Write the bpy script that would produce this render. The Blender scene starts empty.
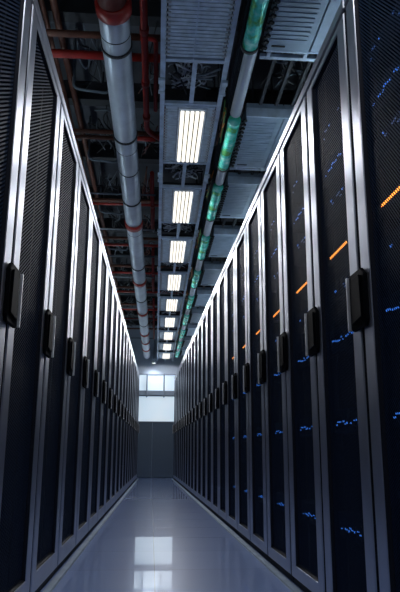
import bpy, math, random
from mathutils import Vector, Matrix
C = bpy.context.scene.collection
PI = math.pi

# ------------------------------------------------------------------ camera
F_PX, PITCH, YAW, ROLL, CAM_H = 633.55, 0.24070, 0.07389, 0.00475, 0.5731
def make_camera():
    cy, sy, cp, sp = math.cos(YAW), math.sin(YAW), math.cos(PITCH), math.sin(PITCH)
    F = Vector((sy*cp, cy*cp, sp)); R = Vector((cy, -sy, 0)); U = R.cross(F)
    cr, sr = math.cos(ROLL), math.sin(ROLL)
    R2 = cr*R + sr*U; U2 = -sr*R + cr*U
    cam = bpy.data.cameras.new('camera'); o = bpy.data.objects.new('camera', cam); C.objects.link(o)
    cam.sensor_fit = 'HORIZONTAL'; cam.sensor_width = 36; cam.lens = F_PX*36/400
    cam.clip_start = 0.02; cam.clip_end = 100
    m = Matrix((( R2.x, U2.x, -F.x, 0), (R2.y, U2.y, -F.y, 0), (R2.z, U2.z, -F.z, CAM_H), (0, 0, 0, 1)))
    o.matrix_world = m
    bpy.context.scene.camera = o
make_camera()

# ------------------------------------------------------------------ materials
def mat(name, col, rough=.5, metal=0., spec=.5, emit=None, es=0., bump=None, var=None, coat=0.):
    m = bpy.data.materials.new(name); m.use_nodes = True
    nt = m.node_tree; b = nt.nodes['Principled BSDF']
    b.inputs['Base Color'].default_value = (*col, 1); b.inputs['Roughness'].default_value = rough
    b.inputs['Metallic'].default_value = metal; b.inputs['Specular IOR Level'].default_value = spec
    b.inputs['Coat Weight'].default_value = coat
    if emit:
        b.inputs['Emission Color'].default_value = (*emit, 1); b.inputs['Emission Strength'].default_value = es
    tc = nt.nodes.new('ShaderNodeTexCoord')
    if var:   # (scale, amount): grime and tone variation
        n = nt.nodes.new('ShaderNodeTexNoise'); n.inputs['Scale'].default_value = var[0]; n.inputs['Detail'].default_value = 5
        r = nt.nodes.new('ShaderNodeMapRange'); r.inputs['From Min'].default_value = .3; r.inputs['From Max'].default_value = .7
        r.inputs['To Min'].default_value = 1-var[1]; r.inputs['To Max'].default_value = 1+var[1]*.4
        mx = nt.nodes.new('ShaderNodeVectorMath'); mx.operation = 'SCALE'; mx.inputs[0].default_value = col
        nt.links.new(tc.outputs['Object'], n.inputs['Vector']); nt.links.new(n.outputs['Fac'], r.inputs['Value'])
        nt.links.new(r.outputs['Result'], mx.inputs['Scale']); nt.links.new(mx.outputs['Vector'], b.inputs['Base Color'])
    if bump:  # (scale, strength)
        n = nt.nodes.new('ShaderNodeTexNoise'); n.inputs['Scale'].default_value = bump[0]
        bp = nt.nodes.new('ShaderNodeBump'); bp.inputs['Strength'].default_value = bump[1]; bp.inputs['Distance'].default_value = .01
        nt.links.new(tc.outputs['Object'], n.inputs['Vector']); nt.links.new(n.outputs['Fac'], bp.inputs['Height'])
        nt.links.new(bp.outputs['Normal'], b.inputs['Normal'])
    return m

M = {}
M['frame'] = mat('brushed_frame', (.53, .57, .66), .37, .94, var=(9, .08))
M['rail'] = mat('tray_steel', (.56, .66, .80), .42, .3, var=(14, .25))
M['fin'] = mat('fin_steel', (.58, .68, .78), .40, .35, var=(20, .25))
M['duct'] = mat('duct_steel', (.32, .41, .53), .45, .3, var=(10, .2))
M['body'] = mat('cabinet_black', (.004, .006, .011), .7, spec=.05)
M['seam'] = mat('cabinet_lip', (.009, .011, .018), .55, spec=.12)
M['black'] = mat('handle_black', (.002, .0025, .004), .6, spec=.03)
M['edge'] = mat('handle_edge', (.55, .58, .64), .35, .8)
M['server'] = mat('server_dark', (.005, .010, .022), .95, .0, .02, var=(30, .5))
M['bezel'] = mat('server_bezel', (.006, .013, .030), .9, spec=.02)
M['alu'] = mat('pipe_jacket', (.60, .64, .72), .38, .35, bump=(7, .12), var=(6, .18))
M['band'] = mat('pipe_band', (.02, .02, .025), .5)
M['red'] = mat('red_paint', (.42, .022, .014), .45, coat=.2, var=(12, .3))
M['maroon'] = mat('maroon_paint', (.12, .018, .014), .5, var=(12, .3))
M['rust'] = mat('brown_paint', (.15, .05, .03), .55, var=(12, .35))
M['steel_dark'] = mat('dark_steel', (.035, .035, .042), .55, .3, var=(10, .3))
M['deck'] = mat('ceiling_deck', (.10, .105, .125), .7, var=(3, .3))
M['white_cable'] = mat('white_cable', (.42, .44, .48), .5)
M['black_cable'] = mat('black_cable', (.012, .012, .015), .5)
M['grey_cable'] = mat('grey_cable', (.16, .19, .23), .5)
M['orange_cable'] = mat('orange_cable', (.55, .18, .03), .5)
M['green_cable'] = mat('green_cable', (.12, .30, .08), .5)
M['lamp'] = mat('lamp_glow', (.9, .9, .85), .4, emit=(1, .95, .84), es=1.35)
M['fill_strip'] = mat('fill_strip_glow', (.8, .85, .9), .4, emit=(.68, .88, 1.0), es=17.0)  # glow of the fill strips added on the cabinet tops
M['lamp_edge'] = mat('lamp_divider', (.16, .15, .13), .6, spec=.1)
M['amber'] = mat('amber_light', (.3, .1, .02), .4, emit=(1, .33, .05), es=2.6)
M['blue'] = mat('blue_light', (.02, .05, .2), .4, emit=(.05, .24, 1), es=.9)
M['blue_dim'] = mat('blue_dim_light', (.02, .05, .15), .4, emit=(.04, .16, .6), es=.35)
M['red_led'] = mat('red_light', (.2, .02, .01), .4, emit=(1, .08, .03), es=.7)
M['wall'] = mat('grey_wall', (.46, .54, .66), .6)
M['wall_dark'] = mat('dark_wall', (.10, .11, .13), .7)
M['wainscot'] = mat('slate_panel', (.05, .082, .125), .6)
M['beam_blue'] = mat('transom_paint', (.16, .21, .28), .5)
M['slot'] = mat('slot_black', (.006, .007, .009), .6)

def teal_material():
    m = mat('teal_foil', (.05, .42, .38), .22, .25, bump=(60, .5)); nt = m.node_tree; b = nt.nodes['Principled BSDF']
    tc = nt.nodes.new('ShaderNodeTexCoord'); n = nt.nodes.new('ShaderNodeTexNoise'); n.inputs['Scale'].default_value = 14; n.inputs['Detail'].default_value = 4
    r = nt.nodes.new('ShaderNodeValToRGB')
    e = r.color_ramp.elements; e[0].position = .36; e[0].color = (.10, .45, .12, 1); e[1].position = .68; e[1].color = (.5, 1, .9, 1)
    k = r.color_ramp.elements.new(.5); k.color = (.08, .80, .66, 1)
    nt.links.new(tc.outputs['Object'], n.inputs['Vector']); nt.links.new(n.outputs['Fac'], r.inputs['Fac']); nt.links.new(r.outputs['Color'], b.inputs['Base Color'])
    return m
M['teal'] = teal_material()

def mesh_material(name, slope):      # staggered perforations in black sheet steel, see-through holes
    m = bpy.data.materials.new(name); m.use_nodes = True; nt = m.node_tree
    b = nt.nodes['Principled BSDF']; out = nt.nodes['Material Output']
    b.inputs['Base Color'].default_value = (.012, .026, .058, 1); b.inputs['Roughness'].default_value = .6; b.inputs['Specular IOR Level'].default_value = .07
    tc = nt.nodes.new('ShaderNodeTexCoord'); sx = nt.nodes.new('ShaderNodeSeparateXYZ'); nt.links.new(tc.outputs['Object'], sx.inputs[0])
    def math_(op, a, bb):
        n = nt.nodes.new('ShaderNodeMath'); n.operation = op
        for i, v in enumerate((a, bb)):
            if v is None: continue
            if isinstance(v, (int, float)): n.inputs[i].default_value = v
            else: nt.links.new(v, n.inputs[i])
        return n.outputs[0]
    Y, Z = sx.outputs['Y'], sx.outputs['Z']; k = 2*PI/.0145
    a = math_('SINE', math_('MULTIPLY', math_('SUBTRACT', Z, math_('MULTIPLY', Y, slope)), k), None)
    c = math_('SINE', math_('MULTIPLY', math_('ADD', Z, math_('MULTIPLY', Y, slope)), k), None)
    s = math_('ADD', a, math_('MULTIPLY', c, .45))
    mr = nt.nodes.new('ShaderNodeMapRange'); nt.links.new(s, mr.inputs['Value'])
    mr.inputs['From Min'].default_value = -.1; mr.inputs['From Max'].default_value = .25
    tr = nt.nodes.new('ShaderNodeBsdfTransparent'); mx = nt.nodes.new('ShaderNodeMixShader')
    nt.links.new(mr.outputs['Result'], mx.inputs['Fac']); nt.links.new(b.outputs[0], mx.inputs[1]); nt.links.new(tr.outputs[0], mx.inputs[2])
    nt.links.new(mx.outputs[0], out.inputs['Surface'])
    return m
M['mesh_left'] = mesh_material('perforated_sheet', .62)
M['mesh_right'] = mesh_material('perforated_sheet_coarse', 1.12)

def floor_material():
    m = bpy.data.materials.new('glossy_floor_tile'); m.use_nodes = True; nt = m.node_tree
    b = nt.nodes['Principled BSDF']; L = nt.links.new
    tc = nt.nodes.new('ShaderNodeTexCoord'); mp = nt.nodes.new('ShaderNodeMapping'); mp.inputs['Location'].default_value = (-.03, .2, 0)
    L(tc.outputs['Object'], mp.inputs['Vector'])
    br = nt.nodes.new('ShaderNodeTexBrick'); br.offset = 0; br.inputs['Scale'].default_value = 1
    br.inputs['Brick Width'].default_value = .6; br.inputs['Row Height'].default_value = .6; br.inputs['Mortar Size'].default_value = .0016
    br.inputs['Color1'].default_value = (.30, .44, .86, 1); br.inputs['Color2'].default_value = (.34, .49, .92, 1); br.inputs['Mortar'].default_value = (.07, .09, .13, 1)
    L(mp.outputs[0], br.inputs['Vector']); L(br.outputs['Color'], b.inputs['Base Color'])
    n = nt.nodes.new('ShaderNodeTexNoise'); n.inputs['Scale'].default_value = 1.0; n.inputs['Detail'].default_value = 1
    mp2 = nt.nodes.new('ShaderNodeMapping'); mp2.inputs['Scale'].default_value = (.5, 2.6, 1); L(tc.outputs['Object'], mp2.inputs['Vector']); L(mp2.outputs[0], n.inputs['Vector'])
    bp = nt.nodes.new('ShaderNodeBump'); bp.inputs['Strength'].default_value = .3; bp.inputs['Distance'].default_value = .02
    L(n.outputs['Fac'], bp.inputs['Height']); L(bp.outputs['Normal'], b.inputs['Normal'])
    b.inputs['Roughness'].default_value = .36; b.inputs['Specular IOR Level'].default_value = .35
    b.inputs['Coat Weight'].default_value = 1.0; b.inputs['Coat Roughness'].default_value = .02
    return m
M['floor'] = floor_material()
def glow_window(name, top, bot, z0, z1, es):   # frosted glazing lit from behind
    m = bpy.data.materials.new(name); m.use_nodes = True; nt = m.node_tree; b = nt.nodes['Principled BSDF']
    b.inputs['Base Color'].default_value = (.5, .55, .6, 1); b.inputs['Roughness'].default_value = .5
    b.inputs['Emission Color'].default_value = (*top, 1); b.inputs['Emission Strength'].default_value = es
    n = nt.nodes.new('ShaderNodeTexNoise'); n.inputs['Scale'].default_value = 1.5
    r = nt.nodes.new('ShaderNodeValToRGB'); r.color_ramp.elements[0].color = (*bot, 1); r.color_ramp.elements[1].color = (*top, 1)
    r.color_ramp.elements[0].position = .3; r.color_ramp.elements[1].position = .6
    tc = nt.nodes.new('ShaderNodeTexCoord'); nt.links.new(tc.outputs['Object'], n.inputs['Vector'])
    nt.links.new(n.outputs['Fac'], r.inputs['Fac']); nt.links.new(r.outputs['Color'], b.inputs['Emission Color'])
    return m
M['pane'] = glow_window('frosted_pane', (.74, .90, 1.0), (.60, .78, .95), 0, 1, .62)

# ------------------------------------------------------------------ mesh builder
class MB:
    def __init__(s): s.v = []; s.f = []; s.mi = []; s.sm = []
    def face(s, idx, mi=0, smooth=False): s.f.append(idx); s.mi.append(mi); s.sm.append(smooth)
    def box(s, a, b, mi=0):
        x0, y0, z0 = a; x1, y1, z1 = b; n = len(s.v)
        s.v += [(x0,y0,z0),(x1,y0,z0),(x1,y1,z0),(x0,y1,z0),(x0,y0,z1),(x1,y0,z1),(x1,y1,z1),(x0,y1,z1)]
        for q in ((0,3,2,1),(4,5,6,7),(0,1,5,4),(1,2,6,5),(2,3,7,6),(3,0,4,7)): s.face([n+i for i in q], mi)
        return s
    def cbox(s, c, d, mi=0, rot=None):
        n = len(s.v); s.box([-d[i]/2 for i in range(3)], [d[i]/2 for i in range(3)], mi)
        for i in range(n, len(s.v)):
            p = Vector(s.v[i]); p = (rot @ p) if rot is not None else p; s.v[i] = tuple(p + Vector(c))
        return s
    def tube(s, pts, r, seg=8, mi=0, cap=True):
        pts = [Vector(p) for p in pts]; rs = r if isinstance(r, (list, tuple)) else [r]*len(pts); n0 = len(s.v)
        up = None
        for i, p in enumerate(pts):
            d = (pts[min(i+1, len(pts)-1)] - pts[max(i-1, 0)]).normalized()
            if up is None: up = d.orthogonal().normalized()
            else:
                up = (up - d*up.dot(d)); up = up.normalized() if up.length > 1e-6 else d.orthogonal().normalized()
            w = d.cross(up)
            for k in range(seg):
                a = 2*PI*k/seg; s.v.append(tuple(p + (up*math.cos(a) + w*math.sin(a))*rs[i]))
        for i in range(len(pts)-1):
            for k in range(seg):
                a = n0+i*seg+k; b = n0+i*seg+(k+1) % seg
                s.face([a, b, b+seg, a+seg], mi, True)
        if cap:
            s.face([n0+k for k in range(seg)][::-1], mi); e = n0+(len(pts)-1)*seg; s.face([e+k for k in range(seg)], mi)
        return s
    def rect_ring(s, y0, y1, z0, z1, prof, mi=0, close=True):
        # prof: list of (inset, x) swept around a rectangle with mitred corners
        n0 = len(s.v); K = len(prof)
        for (o, x) in prof:
            oy, oz, ot = (o if isinstance(o, tuple) else (o, o, o))
            s.v += [(x, y0+oy, z0+oz), (x, y1-oy, z0+oz), (x, y1-oy, z1-ot), (x, y0+oy, z1-ot)]
        for i in range(K if close else K-1):
            j = (i+1) % K
            for k in range(4):
                l = (k+1) % 4; s.face([n0+i*4+k, n0+i*4+l, n0+j*4+l, n0+j*4+k], mi)
        return s
    def prism(s, poly, axis, a, b, mi=0):   # poly in the two other axes, extruded along axis from a to b
        n = len(s.v); K = len(poly)
        for t in (a, b):
            for (p, q) in poly:
                s.v.append({'x': (t, p, q), 'y': (p, t, q), 'z': (p, q, t)}[axis])
        s.face([n+i for i in range(K)][::-1], mi); s.face([n+K+i for i in range(K)], mi)
        for i in range(K): j = (i+1) % K; s.face([n+i, n+j, n+K+j, n+K+i], mi)
        return s
    def build(s, name, mats, parent=None, loc=None, bevel=0, seg=1):
        me = bpy.data.meshes.new(name); me.from_pydata(s.v, [], s.f)
        if not isinstance(mats, (list, tuple)): mats = [mats]
        for m in mats: me.materials.append(m)
        for p, mi, sm in zip(me.polygons, s.mi, s.sm): p.material_index = mi; p.use_smooth = sm
        import bmesh
        bm = bmesh.new(); bm.from_mesh(me); bmesh.ops.recalc_face_normals(bm, faces=bm.faces); bm.to_mesh(me); bm.free()
        o = bpy.data.objects.new(name, me); C.objects.link(o)
        if parent: o.parent = parent
        if loc is not None: o.location = loc
        if bevel:
            b = o.modifiers.new('bevel', 'BEVEL'); b.width = bevel; b.segments = seg; b.limit_method = 'ANGLE'; b.angle_limit = .6
        return o
def tag(o, label, cat, group=None, kind=None):
    o['label'] = label; o['category'] = cat
    if group: o['group'] = group
    if kind: o['kind'] = kind
    return o
def thing(name, label, cat, loc=(0, 0, 0), rz=0, group=None):
    o = bpy.data.objects.new(name, None); C.objects.link(o); o.location = loc; o.rotation_euler = (0, 0, rz); o.empty_display_size = .1
    return tag(o, label, cat, group)
def struct(o): o['kind'] = 'structure'; return o
def copy_tree(o, parent=None):
    c = o.copy(); C.objects.link(c); c.parent = parent
    for ch in list(o.children): copy_tree(ch, c)
    return c
ORD = ['nearest', 'second', 'third', 'fourth', 'fifth', 'sixth', 'seventh', 'eighth', 'ninth', 'tenth', 'eleventh', 'twelfth', 'thirteenth',
       'fourteenth', 'fifteenth', 'sixteenth', 'seventeenth', 'eighteenth', 'nineteenth', 'twentieth', 'twenty-first', 'twenty-second',
       'twenty-third', 'twenty-fourth']
def place(i, n):
    if i == 0: return 'nearest'
    if i == n-1: return 'farthest'
    if i == n-2: return 'next-to-last'
    return ORD[i]

# ------------------------------------------------------------------ setting
Y_FAR = 14.65; X0, X1, Y0, ZC = -2.7, 2.9, -3.0, 3.55
struct(MB().box((X0-.1, Y0-.1, -.1), (X1+.1, Y_FAR+.1, 0)).build('floor', M['floor']))
struct(MB().box((X0-.1, Y0-.1, ZC), (X1+.1, Y_FAR+.1, ZC+.1)).build('ceiling', M['deck']))
struct(MB().box((X0-.1, Y0-.1, 0), (X0, Y_FAR+.1, ZC)).build('wall_left', M['wall_dark']))
struct(MB().box((X1, Y0-.1, 0), (X1+.1, Y_FAR+.1, ZC)).build('wall_right', M['wall_dark']))
struct(MB().box((X0, Y0-.1, 0), (X1, Y0, ZC)).build('wall_near', M['wall_dark']))
struct(MB().box((X0, Y_FAR, 0), (X1, Y_FAR+.1, ZC)).build('wall_far', M['wall']))
# dark slate panels below the glazing, with a joint near the middle
edges = [-2.6, -1.45, -.70, .02, .81, 1.6, 2.8]
for i in range(len(edges)-1):
    struct(MB().box((edges[i]+.004, Y_FAR-.04, .01), (edges[i+1]-.004, Y_FAR-.001, 1.205)).build('trim_%d' % (i+1), M['wainscot'], bevel=.003))
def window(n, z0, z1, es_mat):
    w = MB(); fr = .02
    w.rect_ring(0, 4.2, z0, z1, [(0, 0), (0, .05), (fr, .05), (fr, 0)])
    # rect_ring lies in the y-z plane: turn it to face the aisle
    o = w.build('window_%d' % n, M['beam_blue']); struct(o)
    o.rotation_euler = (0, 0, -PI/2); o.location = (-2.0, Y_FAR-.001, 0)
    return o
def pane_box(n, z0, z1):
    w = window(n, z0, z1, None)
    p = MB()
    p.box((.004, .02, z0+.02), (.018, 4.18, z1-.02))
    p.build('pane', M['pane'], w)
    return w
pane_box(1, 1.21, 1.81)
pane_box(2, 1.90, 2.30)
near_fill = pane_box(3, 1.21, 2.30); near_fill.rotation_euler = (0, 0, PI/2); near_fill.location = (2.1, Y0+.001, 0)  # lit window added on the unseen near wall for bluish fill
tb = MB().box((-2.1, Y_FAR-.10, 1.808), (2.3, Y_FAR-.001, 1.902))
for x in (-.52, -.14, .25, .66): tb.box((x, Y_FAR-.12, 1.76), (x+.03, Y_FAR-.07, 2.30))
struct(tb.build('trim_7', M['beam_blue'], bevel=.004))

# ------------------------------------------------------------------ cabinets
H = 2.178
def build_cabinet(P, fw, side):
    """local frame: y along the aisle (0..P), door plane at x=0 facing side*+x"""
    s = side; D = 1.0; g = .014
    root = thing('server_cabinet', '', 'server cabinet')
    b = MB(); t = .02
    xb, xf = -s*D, -s*.03
    def bx(x0, y0, z0, x1, y1, z1, m=b, mi=0): m.box((min(x0, x1), y0, z0), (max(x0, x1), y1, z1), mi)
    bx(xb, .001, .02, xf, t, H-.001); bx(xb, P-t, .02, xf, P-.001, H-.001)
    bx(xb, t, H-.02, xf, P-t, H-.001); bx(xb, t, .02, xf, P-t, .05); bx(xb, t, .05, xb+s*.02, P-t, H-.02)
    b.build('body', M['body'], root)
    for ya in (.04, P-.065):
        mr = MB(); bx(-s*.10, ya, .0505, -s*.075, ya+.025, H-.0205, mr); mr.build('mounting_rail', M['body'], root)
    # top rail: bright strip above the door
    r = MB(); bx(-s*.03, 0.002, H-.046, s*.002, P-.002, H, r); r.build('top_rail', M['frame'], root, bevel=.004)
    # plinth
    p = MB(); bx(-s*.05, .004, 0, -s*.012, P-.004, .03, p); p.build('plinth', M['seam'], root)
    # door frame with mitred corners, mesh recessed behind a dark lip
    z0, z1 = .032, H-.056
    d = MB(); y0, y1 = g, P-g
    hb, ht = (.078 if s > 0 else .055), .032
    prof = [(0, -s*.028), (0, -s*.004), (.004, 0), ((fw-.003, hb-.003, ht-.003), 0), ((fw, hb, ht), -s*.003), ((fw, hb, ht), -s*.028)]
    d.rect_ring(y0, y1, z0, z1, prof)
    for q in range(len(d.mi)):           # dark material on the edges, bare metal on the face
        if q // 4 in (0, 4, 5): d.mi[q] = 1
    door = d.build('door', [M['frame'], M['seam']], root)
    l = MB()
    l.rect_ring(y0, y1, z0, z1, [((fw+.0005, hb+.0005, ht+.0005), -s*.005), ((fw+.009, hb+.006, ht+.004), -s*.012), ((fw+.009, hb+.006, ht+.004), -s*.026), ((fw+.0005, hb+.0005, ht+.0005), -s*.026)])
    l.build('lip', M['seam'], door)
    pm = MB(); yy0, yy1, zz0, zz1 = y0+fw+.008, y1-fw-.008, z0+hb+.005, z1-ht-.003
    n = len(pm.v); pm.v += [(-s*.015, yy0, zz0), (-s*.015, yy1, zz0), (-s*.015, yy1, zz1), (-s*.015, yy0, zz1)]; pm.face([0, 1, 2, 3])
    pm.build('mesh_panel', M['mesh_left' if s > 0 else 'mesh_right'], door)
    # swing handle over the far stile and seam
    hz0, hz1 = .952, 1.142
    yc = P - .004; hw = .070
    h = MB()
    y_a, y_b = yc-hw, yc+hw
    h.prism([(y_a, hz0+.02), (y_a+.012, hz0), (y_b-.010, hz0), (y_b, hz0+.008), (y_b, hz1-.008), (y_b-.010, hz1), (y_a+.03, hz1), (y_a, hz1-.025)], 'x', s*.001, s*.014)
    hd = h.build('handle', [M['black']], door, bevel=.003)
    lv = MB(); lv.prism([(y_a+.022, hz0+.03), (y_b-.028, hz0+.02), (y_b-.028, hz1-.02), (y_a+.03, hz1-.02)], 'x', s*.0142, s*.020)
    lv.build('lever', M['black'], hd, bevel=.004)
    ed = MB(); bx(s*.001, y_b+.0004, hz0+.006, s*.022, y_b+.009, hz1-.006, ed)
    ed.build('edge_strip', M['edge'], hd)
    # hinges
    for hz in (.25, 1.9):
        hg = MB(); hg.tube([(-s*.010, .007, hz), (-s*.010, .007, hz+.05)], .006, 8); hg.build('hinge', M['seam'], door)
    return root

A = math.atan(.01410)
ROWL = (-.4813, .0141); ROWR = (.6866, -.0141)
PL, NL, SLY = .667, 19, 1.305
PR, NR, SRY = .5565, 23, 1.373
left0 = build_cabinet(PL, .086, 1)
right0 = build_cabinet(PR, .080, -1)
cabR = []
for side, root, P, N, S, row, rz in (('left', left0, PL, NL, SLY, ROWL, -A), ('right', right0, PR, NR, SRY, ROWR, A)):
    for i in range(-1, N):
        y = S + i*P
        o = root if i == -1 else copy_tree(root)
        o.location = (row[0] + row[1]*y, y, 0); o.rotation_euler = (0, 0, rz)
        look = 'black server cabinet with pale metal frame and dark perforated door, '
        if side == 'left': o['label'] = look + ('%s in the left row' % place(max(i, 0), N) if i >= 0 else 'behind the camera, left')
        else: o['label'] = look + ('%s in the right row' % place(max(i, 0), N) if i >= 0 else 'behind the camera, right')
        o['group'] = 'server cabinets of the %s row' % side
        if side == 'right' and i >= 0: cabR.append(y)

# ------------------------------------------------------------------ servers seen through the right-hand doors
def build_server(kind, seed):
    rnd = random.Random(seed)
    hgt = .044 if kind in ('amber',) else .088
    W = PR - .155; Dp = .6
    root = thing('rack_server', '', 'server')
    b = MB(); b.box((0, 0, 0), (Dp, W, hgt)); b.build('chassis', M['server'], root)
    z = MB(); z.box((-.008, -.006, .002), (-.0005, W+.006, hgt-.002)); 
    bez = z.build('bezel', M['bezel'], root, bevel=.002)
    # drive bays
    dv = MB(); n = 8; dv.box((-.0095, .012, .010), (-.0085, W-.012, .014))
    for k in range(n):
        y = .01 + k*(W-.02)/n
        dv.box((-.012, y+.002, .008), (-.0085, y+(W-.02)/n-.003, hgt-.008))
    dv.build('drive_bays', M['server'], root)
    if kind == 'amber':
        a = MB(); a.box((-.016, .135, .016), (-.0125, .345, .0235)); a.build('light_bar', M['amber'], root)
    else:
        for k in range(14):
            y = .09 + k*.020
            if rnd.random() < (.8 if kind == 'blue' else .5):
                zz = .028 + rnd.random()*(.012 if kind == 'blue' else .04); ln = .006+rnd.random()*.012
                a = MB(); a.box((-.015, y, zz), (-.0125, y+ln, zz+.003+rnd.random()*.004))
                a.build('status_light', M['blue'] if kind == 'blue' or rnd.random() < .15 else M['blue_dim'], root)
        if kind == 'dim':
            a = MB(); a.box((-.015, .05, .06), (-.0125, .062, .07)); a.build('status_light', M['red_led'], root)
    return root
LEV = [('dim', 1.80, 'near the top'), ('blue', 1.64, 'high up'), ('dim', 1.47, 'just above the amber-lit one'), ('amber', 1.296, 'above handle height'), ('dim', 1.13, 'just below the amber-lit one'),
       ('blue', .945, 'at handle height'), ('blue', .64, 'at knee height'), ('blue', .275, 'near the floor')]
ksrc = {}
for ci in range(7):
    y = cabR[ci]
    for li, (k, z, w) in enumerate(LEV):
        key = (k, li % 3)
        if key not in ksrc: ksrc[key] = build_server(k, li*7+3); o = ksrc[key]
        else: o = copy_tree(ksrc[key])
        yy = y + .078; o.location = (ROWR[0]+ROWR[1]*yy+.050, yy, z); o.rotation_euler = (0, 0, A)
        look = {'amber': 'slim rack server with an amber light bar, ', 'blue': 'rack server with bright blue status lights, ', 'dim': 'dark rack server with faint lights, '}[k]
        o['label'] = look + w + ' in the %s right cabinet' % ORD[ci]
        o['group'] = 'servers inside the right cabinets'

# ------------------------------------------------------------------ overhead lighting tray
TZ = 2.60; TX0, TX1 = 0.0, .37
def tx(y): return .0075*(y-2.5)
TA = -math.atan(.0075)
tray = thing('cable_tray', 'long grey steel overhead tray carrying the row of ceiling lights', 'cable tray', (0, 0, TZ), TA)
tray.location = (-.0075*2.5, 0, TZ)
YS, YE = -1.6, 14.45
for x0, x1, lip in ((TX0, TX0+.028, 1), (TX1-.028, TX1, -1)):
    r = MB(); r.box((x0, YS, 0), (x1, YE, .006)); r.box((x0 if lip > 0 else x1-.005, YS, .006), (x0+.005 if lip > 0 else x1, YE, .085)); r.build('side_rail', M['rail'], tray)
FC = [3.83 + 1.24*k for k in range(-4, 9)]        # fixture centres
for c in FC:
    for yy in (c-.40, c+.40):
        MB().box((TX0+.029, yy-.012, .0), (TX1-.029, yy+.012, .02)).build('crossbar', M['rail'], tray)
    MB().box((.175, c+.413, .004), (.20, c+.827, .022)).build('centre_bar', M['rail'], tray)
    for x in (TX0+.012, TX1-.012): MB().tube([(x, c+.62, .086), (x, c+.62, ZC-TZ-.001)], .005, 6).build('hanger_rod', M['steel_dark'], tray)
    for x, sg in ((TX0, -1), (TX1, 1)):
        cl = MB(); xx = sorted((x - sg*.028, x + sg*.010)); cl.box((xx[0], c+.56, -.020), (xx[1], c+.60, -.001)); cl.box((xx[0]+.006, c+.60, -.014), (xx[1]-.006, c+.68, -.001)); cl.box((xx[0], c+.68, -.020), (xx[1], c+.70, -.001))
        cl.build('clamp', M['fin'], tray, bevel=.002)

def build_fixture(lit):
    root = thing('ceiling_light', '', 'ceiling light')
    L0, L1 = -.385, .385; x0, x1 = .034, .336
    hs = MB(); hs.box((x0, L0, .012), (x1, L1, .05)); 
    hs.build('housing', M['steel_dark'], root)
    f = MB(); n = 26
    if lit: zones = ((x0, .105), (.265+.055, x1+.0)) ; zones = ((x0, .112), (.288, x1))
    else: zones = ((x0, x1),)
    for (a, b) in zones:
        f = MB()
        for k in range(n):
            y = L0 + .012 + k*(L1-L0-.03)/n
            f.box((a+.002, y, -.002), (b-.002, y+.0225, .0118))
        f.build('louvre', M['fin'], root)
    if lit:
        fl = MB()
        for a in (.113, .277): fl.box((a, L0+.02, -.006), (a+.010, L1-.02, .0118))
        fl.box((.123, L0+.02, -.006), (.277, L0+.045, .0118)); fl.box((.123, L1-.045, -.006), (.277, L1-.02, .0118))
        fl.build('lamp_frame', M['rail'], root)
        d = MB(); d.box((.1235, L0+.046, .004), (.2765, L1-.046, .0115)); d.build('diffuser', M['lamp_edge'], root)
        w = .1525/5
        for k in range(5):
            xc = .1238 + w*(k+.5)
            t = MB(); t.tube([(xc, L0+.050, -.010), (xc, L1-.050, -.010)], .0122, 10); t.build('lamp_tube', M['lamp'], root)
            if k: MB().box((xc-w/2-.0024, L0+.046, -.026), (xc-w/2+.0024, L1-.046, .0035)).build('divider', M['lamp_edge'], root)
    else:
        MB().box((.172, L0+.01, -.012), (.178, L1-.01, -.0025)).build('centre_rib', M['rail'], root)
    for y in (L0-.001, L1-.007):
        MB().box((x0, y, -.006), (x1, y+.008, .0119)).build('end_plate', M['rail'], root)
    # side clips
    for xa in (x0-.010, x1-.014):
        cp = MB(); cp.box((xa+.010, L0+.03, -.0045), (xa+.014, L0+.725, -.0025))
        for k in range(20):
            y = L0+.03+k*.036
            cp.box((xa, y, -.010), (xa+.024, y+.009, -.003))
        cp.build('clip_row', M['white_cable'], root)
    return root
lit0 = build_fixture(True); unlit0 = build_fixture(False)
used = False; li = 0
for c in FC:
    loc = (tx(c)+.0, c, TZ)
    if abs(c - 2.59) < .01:
        o = unlit0; o['label'] = 'unlit grey ribbed tray cover nearest the camera, in line before the lit ceiling lights'; o['category'] = 'ceiling panel'; o.name = 'ribbed_panel'
    else:
        o = lit0 if not used else copy_tree(lit0); used = True
        if c < 2: o['label'] = 'lit ceiling light in the overhead tray above and behind the camera'; o['group'] = 'ceiling lights behind the camera'
        else:
            o['label'] = 'lit white ribbed ceiling light in the overhead tray, %s from the camera' % (place(li, 9) if li < 7 else ('second to last' if li == 7 else 'farthest')); li += 1
            o['group'] = 'lit ceiling lights in the overhead tray'
    o.location = loc; o.rotation_euler = (0, 0, TA)

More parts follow.
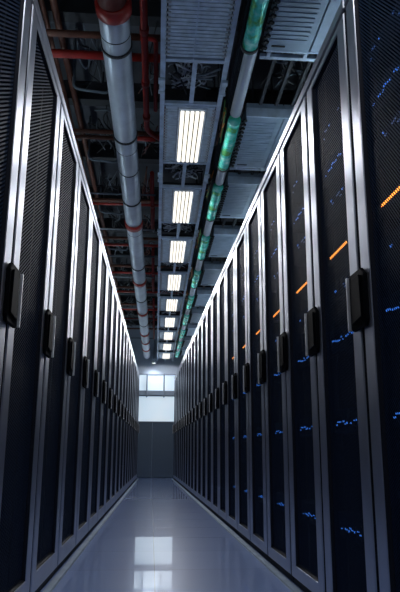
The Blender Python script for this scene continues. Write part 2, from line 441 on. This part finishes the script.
# ------------------------------------------------------------------ tangled cables in the tray gaps
def cable_bundle(x0, x1, y0, y1, z0, z1, n, seed, mats, label, group, name='cable_bundle', r=(.003, .007)):
    rnd = random.Random(seed); m = MB()
    for k in range(n):
        p = [Vector((rnd.uniform(x0, x1), rnd.uniform(y0, y1), rnd.uniform(z0, z1))) for _ in range(4)]
        pts = []
        for t in [i/10 for i in range(11)]:
            u = 1-t; pts.append(p[0]*u**3 + p[1]*3*u*u*t + p[2]*3*u*t*t + p[3]*t**3)
        m.tube(pts, rnd.uniform(*r), 6, rnd.randrange(len(mats)))
    return tag(m.build(name, mats), label, 'cables', group)
gi = 0
GAPS = [c+.62 for c in FC if c > 2]
for g in GAPS:
    rad = .15
    lab = 'tangle of grey and white cables in the tray gap %s' % (['just before the nearest lit light', 'behind the nearest lit light'][gi] if gi < 2 else 'behind the %s lit light' % ORD[gi-1] if gi < 9 else 'beyond the farthest lit light')
    cable_bundle(tx(g)+.035, tx(g)+.335, g-.17, g+.18, TZ+.012, TZ+.12, 34, 50+gi, [M['white_cable'], M['grey_cable'], M['black_cable'], M['white_cable']], lab, 'cable tangles between the ceiling lights')
    gi += 1

# ------------------------------------------------------------------ right-hand ducts, conduits and brackets
DU = [(1.75, 2.86), (3.54, 4.26), (4.56, 5.28), (5.75, 6.45), (6.95, 7.65), (8.15, 8.85), (9.35, 10.05), (10.55, 11.25), (11.75, 12.45), (12.95, 13.65)]
def build_duct(L, full):
    root = thing('duct_panel', '', 'duct')
    a, b, c = .045, .235, .275 ; e = .62
    p = MB(); p.box((0, 0, 0), (.235, L, .10)); p.build('casing', M['duct'], root, bevel=.003)
    MB().box((.239, 0, .0), (.33, L, .10)).build('casing', M['duct'], root, bevel=.003)
    rb = MB(); n = int(L/.034)
    for k in range(n):
        y = .06 + k*.034
        if y > L-.09: break
        rb.box((.012, y, -.004), (.20, y+.024, -.0005))
    rb.build('ribbed_sheet', M['duct'], root)
    lv = MB(); lv.box((.334, 0, .012), (e, L, .10))
    for k in range(n):
        y = .02 + k*.034
        if y > L-.06: break
        lv.prism([(y, .0115), (y+.026, -.006), (y+.030, .0115)], 'x', .345, e-.01)
    lv.build('louvre', M['fin'], root)
    sl = MB(); sl.box((.03, L-.045, -.003), (.10, L-.033, -.0004)); sl.build('slot', M['slot'], root)
    sl = MB(); sl.box((.36, L-.040, .008), (.44, L-.028, .0118)); sl.build('slot', M['slot'], root)
    # little hooks along the aisle edge
    hk = MB(); k = 0
    while .03+k*.05 < L-.02:
        y = .03+k*.05; hk.cbox((-.004, y, -.009), (.022, .014, .012), 0, Matrix.Rotation(.5, 3, 'Z')); hk.cbox((-.018, y+.016, -.006), (.014, .009, .009), 0); k += 1
    hk.box((-.006, .02, -.0075), (-.002, L-.02, -.0035)); hk.build('hook_row', M['black_cable'], root)
    for ya in (L+.001, -.012): MB().box((-.002, ya, 0), (e, ya+.011, .06)).build('end_flange', M['rail'], root)
    for xr in (.10, .52): MB().tube([(xr, L*.5, .101), (xr, L*.5, ZC-2.60-.001)], .006, 6).build('hanger_rod', M['steel_dark'], root)
    return root
near_duct = build_duct(1.11, True); d0 = None
for i, (a, b) in enumerate(DU):
    if i == 0: o = near_duct
    elif d0 is None: d0 = build_duct(.71, False); o = d0
    else: o = copy_tree(d0)
    o.location = (.545 + .004*(a-2.8), a, 2.60); o.rotation_euler = (0, 0, 0)
    o['label'] = 'grey ribbed metal duct panel over the right cabinets, %s from the camera' % place(i, len(DU)); o['group'] = 'duct panels over the right cabinets'

def conduit(name, label, cat, x, y0, y1, z, r, m, grp, band=True, dx=0):
    root = thing(name, label, cat, (x, y0, z), 0, grp); L = y1-y0
    t = MB(); k = 9; t.tube([(dx*i/k, L*i/k, .006*math.sin(i*1.3) if 'teal' in label else 0) for i in range(k+1)], r, 16); t.build('tube', m, root)
    if not band: MB().tube([(dx, L*.5, r+.0005), (dx, L*.5, ZC-z-.001)], .005, 6).build('hanger_rod', M['steel_dark'], root)
    if band:
        bd = MB(); bd.tube([(dx, L-.03, 0), (dx, L-.004, 0)], r+.006, 16); bd.build('band', M['band'], root)
        MB().tube([(dx, L-.017, r+.0065), (dx, L-.017, ZC-z-.001)], .005, 6).build('hanger_rod', M['steel_dark'], root)
    return root
CX = .470
for i, (a, b) in enumerate(DU):
    x = CX + .004*(a-2.8)
    conduit('cable_sleeve', 'teal foil cable sleeve beside the %s duct panel over the right row' % place(i, len(DU)), 'cable sleeve', x if i else x-.012, a-.0 if i else 1.75, b-.05, 2.575, .040, M['teal'], 'teal foil cable sleeves')
    if i+1 < len(DU):
        a2 = DU[i+1][0]
        conduit('conduit', 'plain grey conduit between the %s and %s duct panels' % (ORD[i], ORD[i+1]), 'conduit', x+.005, b-.045, a2-.06, 2.59, .034, M['alu'], 'grey conduits between teal sleeves', band=False)
        # cable ends entering the sleeve
        cable_bundle(x-.072, x-.046, a2-.16, a2+.34, 2.555, 2.64, 12, 300+i, [M['orange_cable'], M['rust'], M['black_cable'], M['green_cable']], 'orange and green cable ends entering the %s teal sleeve' % ORD[i+1], 'orange cable ends at the teal sleeves', r=(.003, .006))
        # support frame in the gap
        fr = thing('support_bracket', 'dark steel support bracket in the gap behind the %s duct panel' % ORD[i], 'bracket', (.56+.004*b, b, 2.62), 0, 'support brackets between duct panels')
        g = a2-b
        for xr in (.0, .31): MB().tube([(xr, .1375, .0505), (xr, .1375, ZC-2.62-.001)], .005, 6).build('hanger_rod', M['steel_dark'], fr)
        s1 = MB(); s1.box((.0, .05, .02), (.22, .075, .045)); s1.box((.0, .0755, .02), (.022, .12, .045)); s1.box((.198, .0755, .02), (.22, .12, .045)); s1.build('channel', M['rail'], fr, bevel=.003)
        s2 = MB(); s2.box((-.03, .125, .03), (.34, .15, .05)); s2.build('crossbar', M['rail'], fr)
        for xr in (.05, .15, .25): MB().box((xr, .10, .0505), (xr+.02, g-.03, .08)).build('runner', M['steel_dark'], fr)
        cable_bundle(.57+.004*b, .93, b+.05, a2-.02, 2.72, 2.82, 14, 400+i, [M['black_cable'], M['grey_cable'], M['black_cable']], 'dark cables lying in the gap behind the %s duct panel' % ORD[i], 'dark cables between duct panels')
# small strip lamp in the first gap
sl = thing('light_strip', 'short slim strip lamp above the right cabinets by the nearest duct panel', 'lamp', (.905, 2.99, 2.60), 0)
MB().box((0, 0, .006), (.05, .36, .03)).build('lamp_body', M['rail'], sl)
MB().box((.012, .02, -.004), (.038, .34, .0055)).build('lamp_lens', mat('dim_lens', (.6, .65, .72), .35, emit=(.7, .8, .95), es=.30), sl)
for ya in (.06, .30): MB().tube([(.025, ya, .0305), (.025, ya, ZC-2.601)], .004, 6).build('hanger_rod', M['steel_dark'], sl)
# dark runner beam between the light tray and the conduits
rb = thing('channel_beam', 'long dark steel channel between the light tray and the teal sleeves', 'beam', (.392, 0, 2.645), TA*.8)
m = MB(); m.box((0, -1.6, 0), (.035, 14.3, .010)); m.box((0, -1.6, .010), (.006, 14.3, .07)); m.build('channel', M['steel_dark'], rb)
for k in range(3):
    m = MB(); m.tube([(.012+k*.010, -1.6+i*.53, -.006+.004*math.sin(i*2.1+k)) for i in range(31)], .005, 6, 0)
    m.build('cable', M['black_cable'], rb)
for y in (1, 4, 7, 10, 13): MB().tube([(.003, y, .0705), (.003, y, ZC-2.646)], .004, 6).build('hanger_rod', M['steel_dark'], rb)

# ------------------------------------------------------------------ big lagged pipe
PZ = 2.68
pipe = thing('insulated_pipe', 'large silver-grey insulated pipe running overhead left of the lights', 'pipe', (-.2345, 0, PZ))
def px(y): return .0080*(y-2.55)
PRAD = .0775
sec = [2.73, 2.99, 3.97, 4.51, 5.10, 5.68, 7.09, 7.77, 8.7, 9.6, 10.5, 11.4, 12.3, 13.2, 14.3]
for a, b in zip(sec[:-1], sec[1:]):
    t = MB(); n = max(2, int((b-a)/.2)); sag = .0
    ys = [a+.002, a+.012] + [a+(b-a)*i/n for i in range(1, n)] + [b-.012, b-.002]
    rr = [PRAD-.003] + [PRAD]*(len(ys)-2) + [PRAD-.003]
    t.tube([(px(y), y, 0) for y in ys], rr, 28); t.build('jacket', M['alu'], pipe)
for y in (2.99, 3.97, 5.10, 7.09, 8.7, 10.5):
    MB().tube([(px(y), y-.010, 0), (px(y), y+.010, 0)], PRAD+.006, 28).build('band', M['band'], pipe)
for y in (2.88, 4.51, 4.15, 5.9):
    MB().tube([(px(y), y-.003, 0), (px(y), y+.003, 0)], PRAD+.0015, 28).build('seam_strip', M['steel_dark'], pipe)
# near coupling: dark bore with a red rim
c = MB(); c.tube([(px(2.3), 1.9, .0), (px(2.3), 2.64, .0)], PRAD*.90, 28); c.build('coupling', M['maroon'], pipe)
c = MB(); c.tube([(px(3), 2.645, 0), (px(3), 2.66, 0), (px(3), 2.715, 0), (px(3), 2.728, 0)], [PRAD-.004, PRAD+.012, PRAD+.012, PRAD+.002], 28); c.build('collar', M['red'], pipe)
for y in (5.68, 7.77, 9.6, 11.4, 12.3, 13.2):
    c = MB(); n = 12; pts = []
    for w0, w1, rr in ((-.06, .06, PRAD+.010),):
        for j, yy in enumerate((y+w0, y+w1)):
            for i in range(n+1):
                a = -PI*.5 + (i/n-.5)*PI*.95
                for r_ in (rr-.008, rr): c.v.append((px(yy)+math.cos(a)*r_, yy, math.sin(a)*r_))
    K = (n+1)*2
    for i in range(n):
        a0 = i*2
        c.face([a0+1, a0+3, a0+3+K, a0+1+K], 0, True); c.face([a0, a0+2, a0+2+K, a0+K], 0, True)
        c.face([a0, a0+1, a0+3, a0+2]); c.face([a0+K, a0+1+K, a0+3+K, a0+2+K])
    c.face([0, 1, 1+K, K]); c.face([2*n, 2*n+1, 2*n+1+K, 2*n+K])
    c.build('saddle', M['red'], pipe)
for y in (3.9, 6.3, 8.7, 11.1, 13.5):
    m = MB(); m.tube([(px(y)-.02, y, PRAD), (px(y)-.02, y, ZC-PZ-.001)], .007, 6); m.build('hanger_rod', M['steel_dark'], pipe)

# ------------------------------------------------------------------ sprinkler and service pipes
def run(name, pts, r, m, label, cat='pipe', group=None, seg=12, joints=()):
    root = thing(name, label, cat, pts[0], 0, group); o = Vector(pts[0])
    P = [Vector(p)-o for p in pts]
    # round the corners
    Q = [P[0]]
    for i in range(1, len(P)-1):
        a = (P[i-1]-P[i]); b = (P[i+1]-P[i]); rr = min(.05, a.length*.4, b.length*.4)
        a.normalize(); b.normalize()
        for t in (0, .25, .5, .75, 1):
            u = 1-t; Q.append((P[i]+a*rr)*u*u + P[i]*2*u*t + (P[i]+b*rr)*t*t)
    Q.append(P[-1])
    MB().tube(Q, r, seg).build('pipe_run', m, root)
    for j in joints:
        a, b = P[int(j)], P[int(j)+1]; c = a.lerp(b, j-int(j)); d = (b-a).normalized()*.025
        MB().tube([c-d, c+d], r+.006, seg).build('coupling', m, root)
    return root
run('sprinkler_pipe', [(-.105, 1.2, 2.92), (-.085, 4.35, 2.92), (.03, 4.50, 2.92), (.03, 4.50, 3.2)], .021, M['red'], 'straight bright red sprinkler pipe between the big pipe and the light tray', joints=(0.63, .8, .94))
run('sprinkler_pipe', [(-.12, 3.40, 3.02), (-.025, 3.40, 3.02), (-.022, 4.15, 2.95), (-.02, 4.15, 3.3)], .014, M['red'], 'thin red pipe bent beside the light tray, right of the straight red pipe')
run('sprinkler_pipe', [(-.045, 5.15, 2.94), (-.035, 6.65, 2.94), (-.035, 6.65, 3.25)], .019, M['red'], 'red pipe length left of the second and third ceiling lights', joints=(.5,))
run('sprinkler_pipe', [(-.03, 7.3, 2.94), (-.02, 9.4, 2.94), (-.02, 9.4, 3.2)], .019, M['red'], 'red pipe length left of the fourth and fifth ceiling lights', joints=(.5,))
run('sprinkler_pipe', [(-.01, 9.9, 2.94), (.01, 13.6, 2.94), (.01, 13.6, 3.2)], .021, M['red'], 'red pipe length far along the aisle left of the last ceiling lights', joints=(.3, .6))
CR = [(3.50, 3.10, .022, 'rust', 'nearest brown'), (3.74, 3.12, .028, 'red', 'thick dull red'), (4.78, 3.12, .018, 'rust', 'brown upper'), (4.92, 3.14, .018, 'rust', 'brown lower'), (4.72, 3.04, .020, 'red', 'bright red'),
      (6.2, 3.1, .02, 'rust', ''), (6.35, 3.12, .015, 'red', ''), (7.4, 3.1, .018, 'rust', ''), (7.6, 3.08, .018, 'red', ''), (8.6, 3.1, .02, 'rust', ''), (8.8, 3.06, .016, 'red', ''),
      (9.8, 3.1, .02, 'rust', ''), (10.0, 3.08, .02, 'red', ''), (11.0, 3.1, .02, 'rust', ''), (11.3, 3.08, .02, 'red', ''), (12.3, 3.1, .02, 'red', ''), (13.3, 3.1, .02, 'rust', '')]
n_far = {'rust': 0, 'red': 0}
for y, z, r, mn, w in CR:
    if mn == 'red' and w == 'bright red': xa, xb = -.17, -.02
    else: xa, xb = -1.6, 1.2 if not w else .02
    cn = 'brown' if mn == 'rust' else 'red'
    if w == 'nearest brown': lab = 'nearest brown crosswise pipe below the ceiling, above the left cabinets'
    elif w == 'thick dull red': lab = 'thick red crosswise pipe just behind the nearest brown one'
    elif w == 'brown upper': lab = 'nearer pipe of the brown pair crossing behind the big silver pipe'
    elif w == 'brown lower': lab = 'farther pipe of the brown pair crossing behind the big silver pipe'
    elif w == 'bright red': lab = 'short bright red cross pipe joining the big pipe to the light tray'
    else:
        n_far[mn] += 1; lab = '%s crosswise ceiling pipe, %s %s one past the brown pair' % (cn, ORD[n_far[mn]-1] if n_far[mn] > 1 else 'first', cn)
    run('service_pipe', [(xa, y, z), (xb, y, z)], r, M[mn], lab, group='crosswise service pipes')
for k, (x, z, r, mn, w) in enumerate(((-.66, 3.22, .022, 'rust', 'brown pipe running lengthwise above the left cabinets, nearest the big pipe'), (-.74, 3.25, .015, 'rust', 'thin brown pipe running lengthwise above the left cabinets'),
                      (-.90, 3.22, .025, 'steel_dark', 'dark steel pipe running lengthwise above the left cabinets'), (-1.15, 3.2, .03, 'steel_dark', 'farthest left dark steel pipe running lengthwise under the ceiling'))):
    run('service_pipe', [(x, 1.0, z), (x+.05, 13.8, z)], r, M[mn], w, group='lengthwise service pipes')

# ceiling beams and deck ribs
NB = 12
for k in range(NB):
    y = 2.55 + k*1.02
    b = thing('ceiling_beam', 'dark steel ceiling beam across the aisle, %s from the camera' % place(k, NB), 'beam', (0, y, 3.27), 0, 'dark steel ceiling beams')
    m = MB(); m.box((-2.65, -.05, 0), (2.85, .05, .010)); m.box((-2.65, -.005, .010), (2.85, .005, .150)); m.box((-2.65, -.05, .150), (2.85, .05, .160)); m.build('beam_section', M['steel_dark'], b)
    for x in (-1.6, -.45, .45, 1.6): MB().tube([(x, 0, .161), (x, 0, ZC-3.27-.001)], .008, 6).build('hanger_rod', M['steel_dark'], b)

# white looped conduits over the left row and loose cable drapes
def loop_conduit(x0, y, z, w, h, label):
    run('looped_conduit', [(x0, y, ZC-.001), (x0, y, z-h), (x0+w, y+.05, z-h), (x0+w, y+.05, ZC-.001)], .010, M['grey_cable'], label, cat='conduit', group='looped conduits')
LC = [(4.15, 'first'), (5.3, 'second'), (6.6, 'third'), (7.9, 'fourth')]
for i, (y, w) in enumerate(LC):
    loop_conduit(-.62, y, 3.18, .26, .06, '%s pale looped conduit hanging left of the big silver pipe' % w)
for i in range(10):
    y = 3.9 + i*1.05
    cable_bundle(-.58, -.36, y-.4, y+.4, 3.155, 3.25, 9, 700+i, [M['black_cable'], M['grey_cable'], M['steel_dark']], 'dark cables draped left of the big silver pipe, %s cluster' % place(i, 10), 'cable clusters left of the big pipe')
    cable_bundle(-.16, 0, y-.4, y+.4, 3.155, 3.25, 9, 800+i, [M['black_cable'], M['grey_cable'], M['maroon'], M['rust']], 'dark and reddish cables between big pipe and light tray, %s cluster' % place(i, 10), 'cable clusters beside the tray')

for i in range(9):
    y = 5.55 + i*.97
    run('conduit', [(-1.2, y, ZC-.001), (-1.2, y, 2.90), (-.012, y, 2.90)], .009, M['white_cable'] if i % 2 else M['grey_cable'], 'thin pale crosswise conduit above the big silver pipe, %s from the camera' % place(i, 9), group='pale crosswise conduits')
# downlight before the far glazing
dl = thing('downlight', 'small round downlight on the ceiling drop near the far glazed wall', 'lamp', (.02, 14.40, 2.52))
MB().tube([(0, 0, 0), (0, 0, .08)], .05, 16).build('lamp_body', M['rail'], dl)
MB().tube([(0, 0, -.006), (0, 0, -.001)], .04, 16).build('lamp_lens', M['lamp'], dl)
MB().tube([(0, 0, .081), (0, 0, ZC-2.52-.001)], .006, 6).build('hanger_rod', M['steel_dark'], dl)
sp = bpy.data.lights.new('spot_downlight', 'SPOT'); sp.energy = 12; sp.spot_size = 1.9; sp.spot_blend = .6; sp.color = (.9, .95, 1); sp.shadow_soft_size = .03
so = bpy.data.objects.new('spot_downlight', sp); C.objects.link(so); so.location = (.02, 14.40, 2.505); so.rotation_euler = (.35, 0, 0)

# metal skirting strips where the cabinets meet the floor
for n, row, y1 in ((8, ROWL, SLY+NL*PL), (9, ROWR, SRY+NR*PR)):
    sg = 1 if row is ROWL else -1
    m = MB(); a = row[0]+row[1]*0+sg*.004; b = row[0]+row[1]*y1+sg*.004
    xs = lambda t, w: (a if t == 0 else b)+sg*w
    m.v = [(xs(0, 0), 0, 0), (xs(0, .035), 0, 0), (xs(1, .035), y1, 0), (xs(1, 0), y1, 0), (xs(0, 0), 0, .006), (xs(0, .030), 0, .006), (xs(1, .030), y1, .006), (xs(1, 0), y1, .006)]
    for q in ((0,3,2,1),(4,5,6,7),(0,1,5,4),(1,2,6,5),(2,3,7,6),(3,0,4,7)): m.face(list(q))
    struct(m.build('trim_%d' % n, M['duct']))

# ------------------------------------------------------------------ lights from the fixtures, and added fill strips
# added fill strips, hidden on the cabinet tops, brighten the ceiling pipes and ducts
def top_fill_strip(x, y, z, L, side, label, watts):
    t = thing('light_strip', label, 'lamp', (x, y, z), A if side > 0 else -A, 'added fill strips on top of the cabinets')
    MB().box((-.03, 0, 0), (.03, L, .02)).build('lamp_body', M['rail'], t)
    hw = .022 if side < 0 else .012
    MB().box((-hw, .01, .0205), (hw, L-.01, .030)).build('lamp_lens', M['fill_strip'], t)
k = 0
for i in range(6):
    y = .4 + i*2.4
    top_fill_strip(ROWL[0]+ROWL[1]*y-.42, y, H, 1.2, -1, 'added cool fill-light strip lying on top of the left cabinets, %s from the camera' % ORD[i], 1)
    top_fill_strip(ROWR[0]+ROWR[1]*y+.34, y, H, 1.2, 1, 'added cool fill-light strip lying on top of the right cabinets, %s from the camera' % ORD[i], 1)

for c in FC:
    if abs(c-2.59) < .01: continue
    for q in (-.24, -.08, .08, .24):
        l = bpy.data.lights.new('tube_light', 'SPOT'); l.energy = 4.2; l.color = (.97, .97, 1); l.spot_size = PI*.985; l.spot_blend = .15; l.shadow_soft_size = 0
        o = bpy.data.objects.new('tube_light', l); C.objects.link(o); o.location = (tx(c)+.20, c+q, TZ-.030)
w = bpy.data.worlds.new('world'); bpy.context.scene.world = w; w.use_nodes = True
w.node_tree.nodes['Background'].inputs[0].default_value = (.05, .08, .16, 1); w.node_tree.nodes['Background'].inputs[1].default_value = .3
vs = bpy.context.scene.view_settings
vs.view_transform = 'Standard'; vs.look = 'None'; vs.gamma = 1; vs.use_curve_mapping = False; vs.exposure = 0
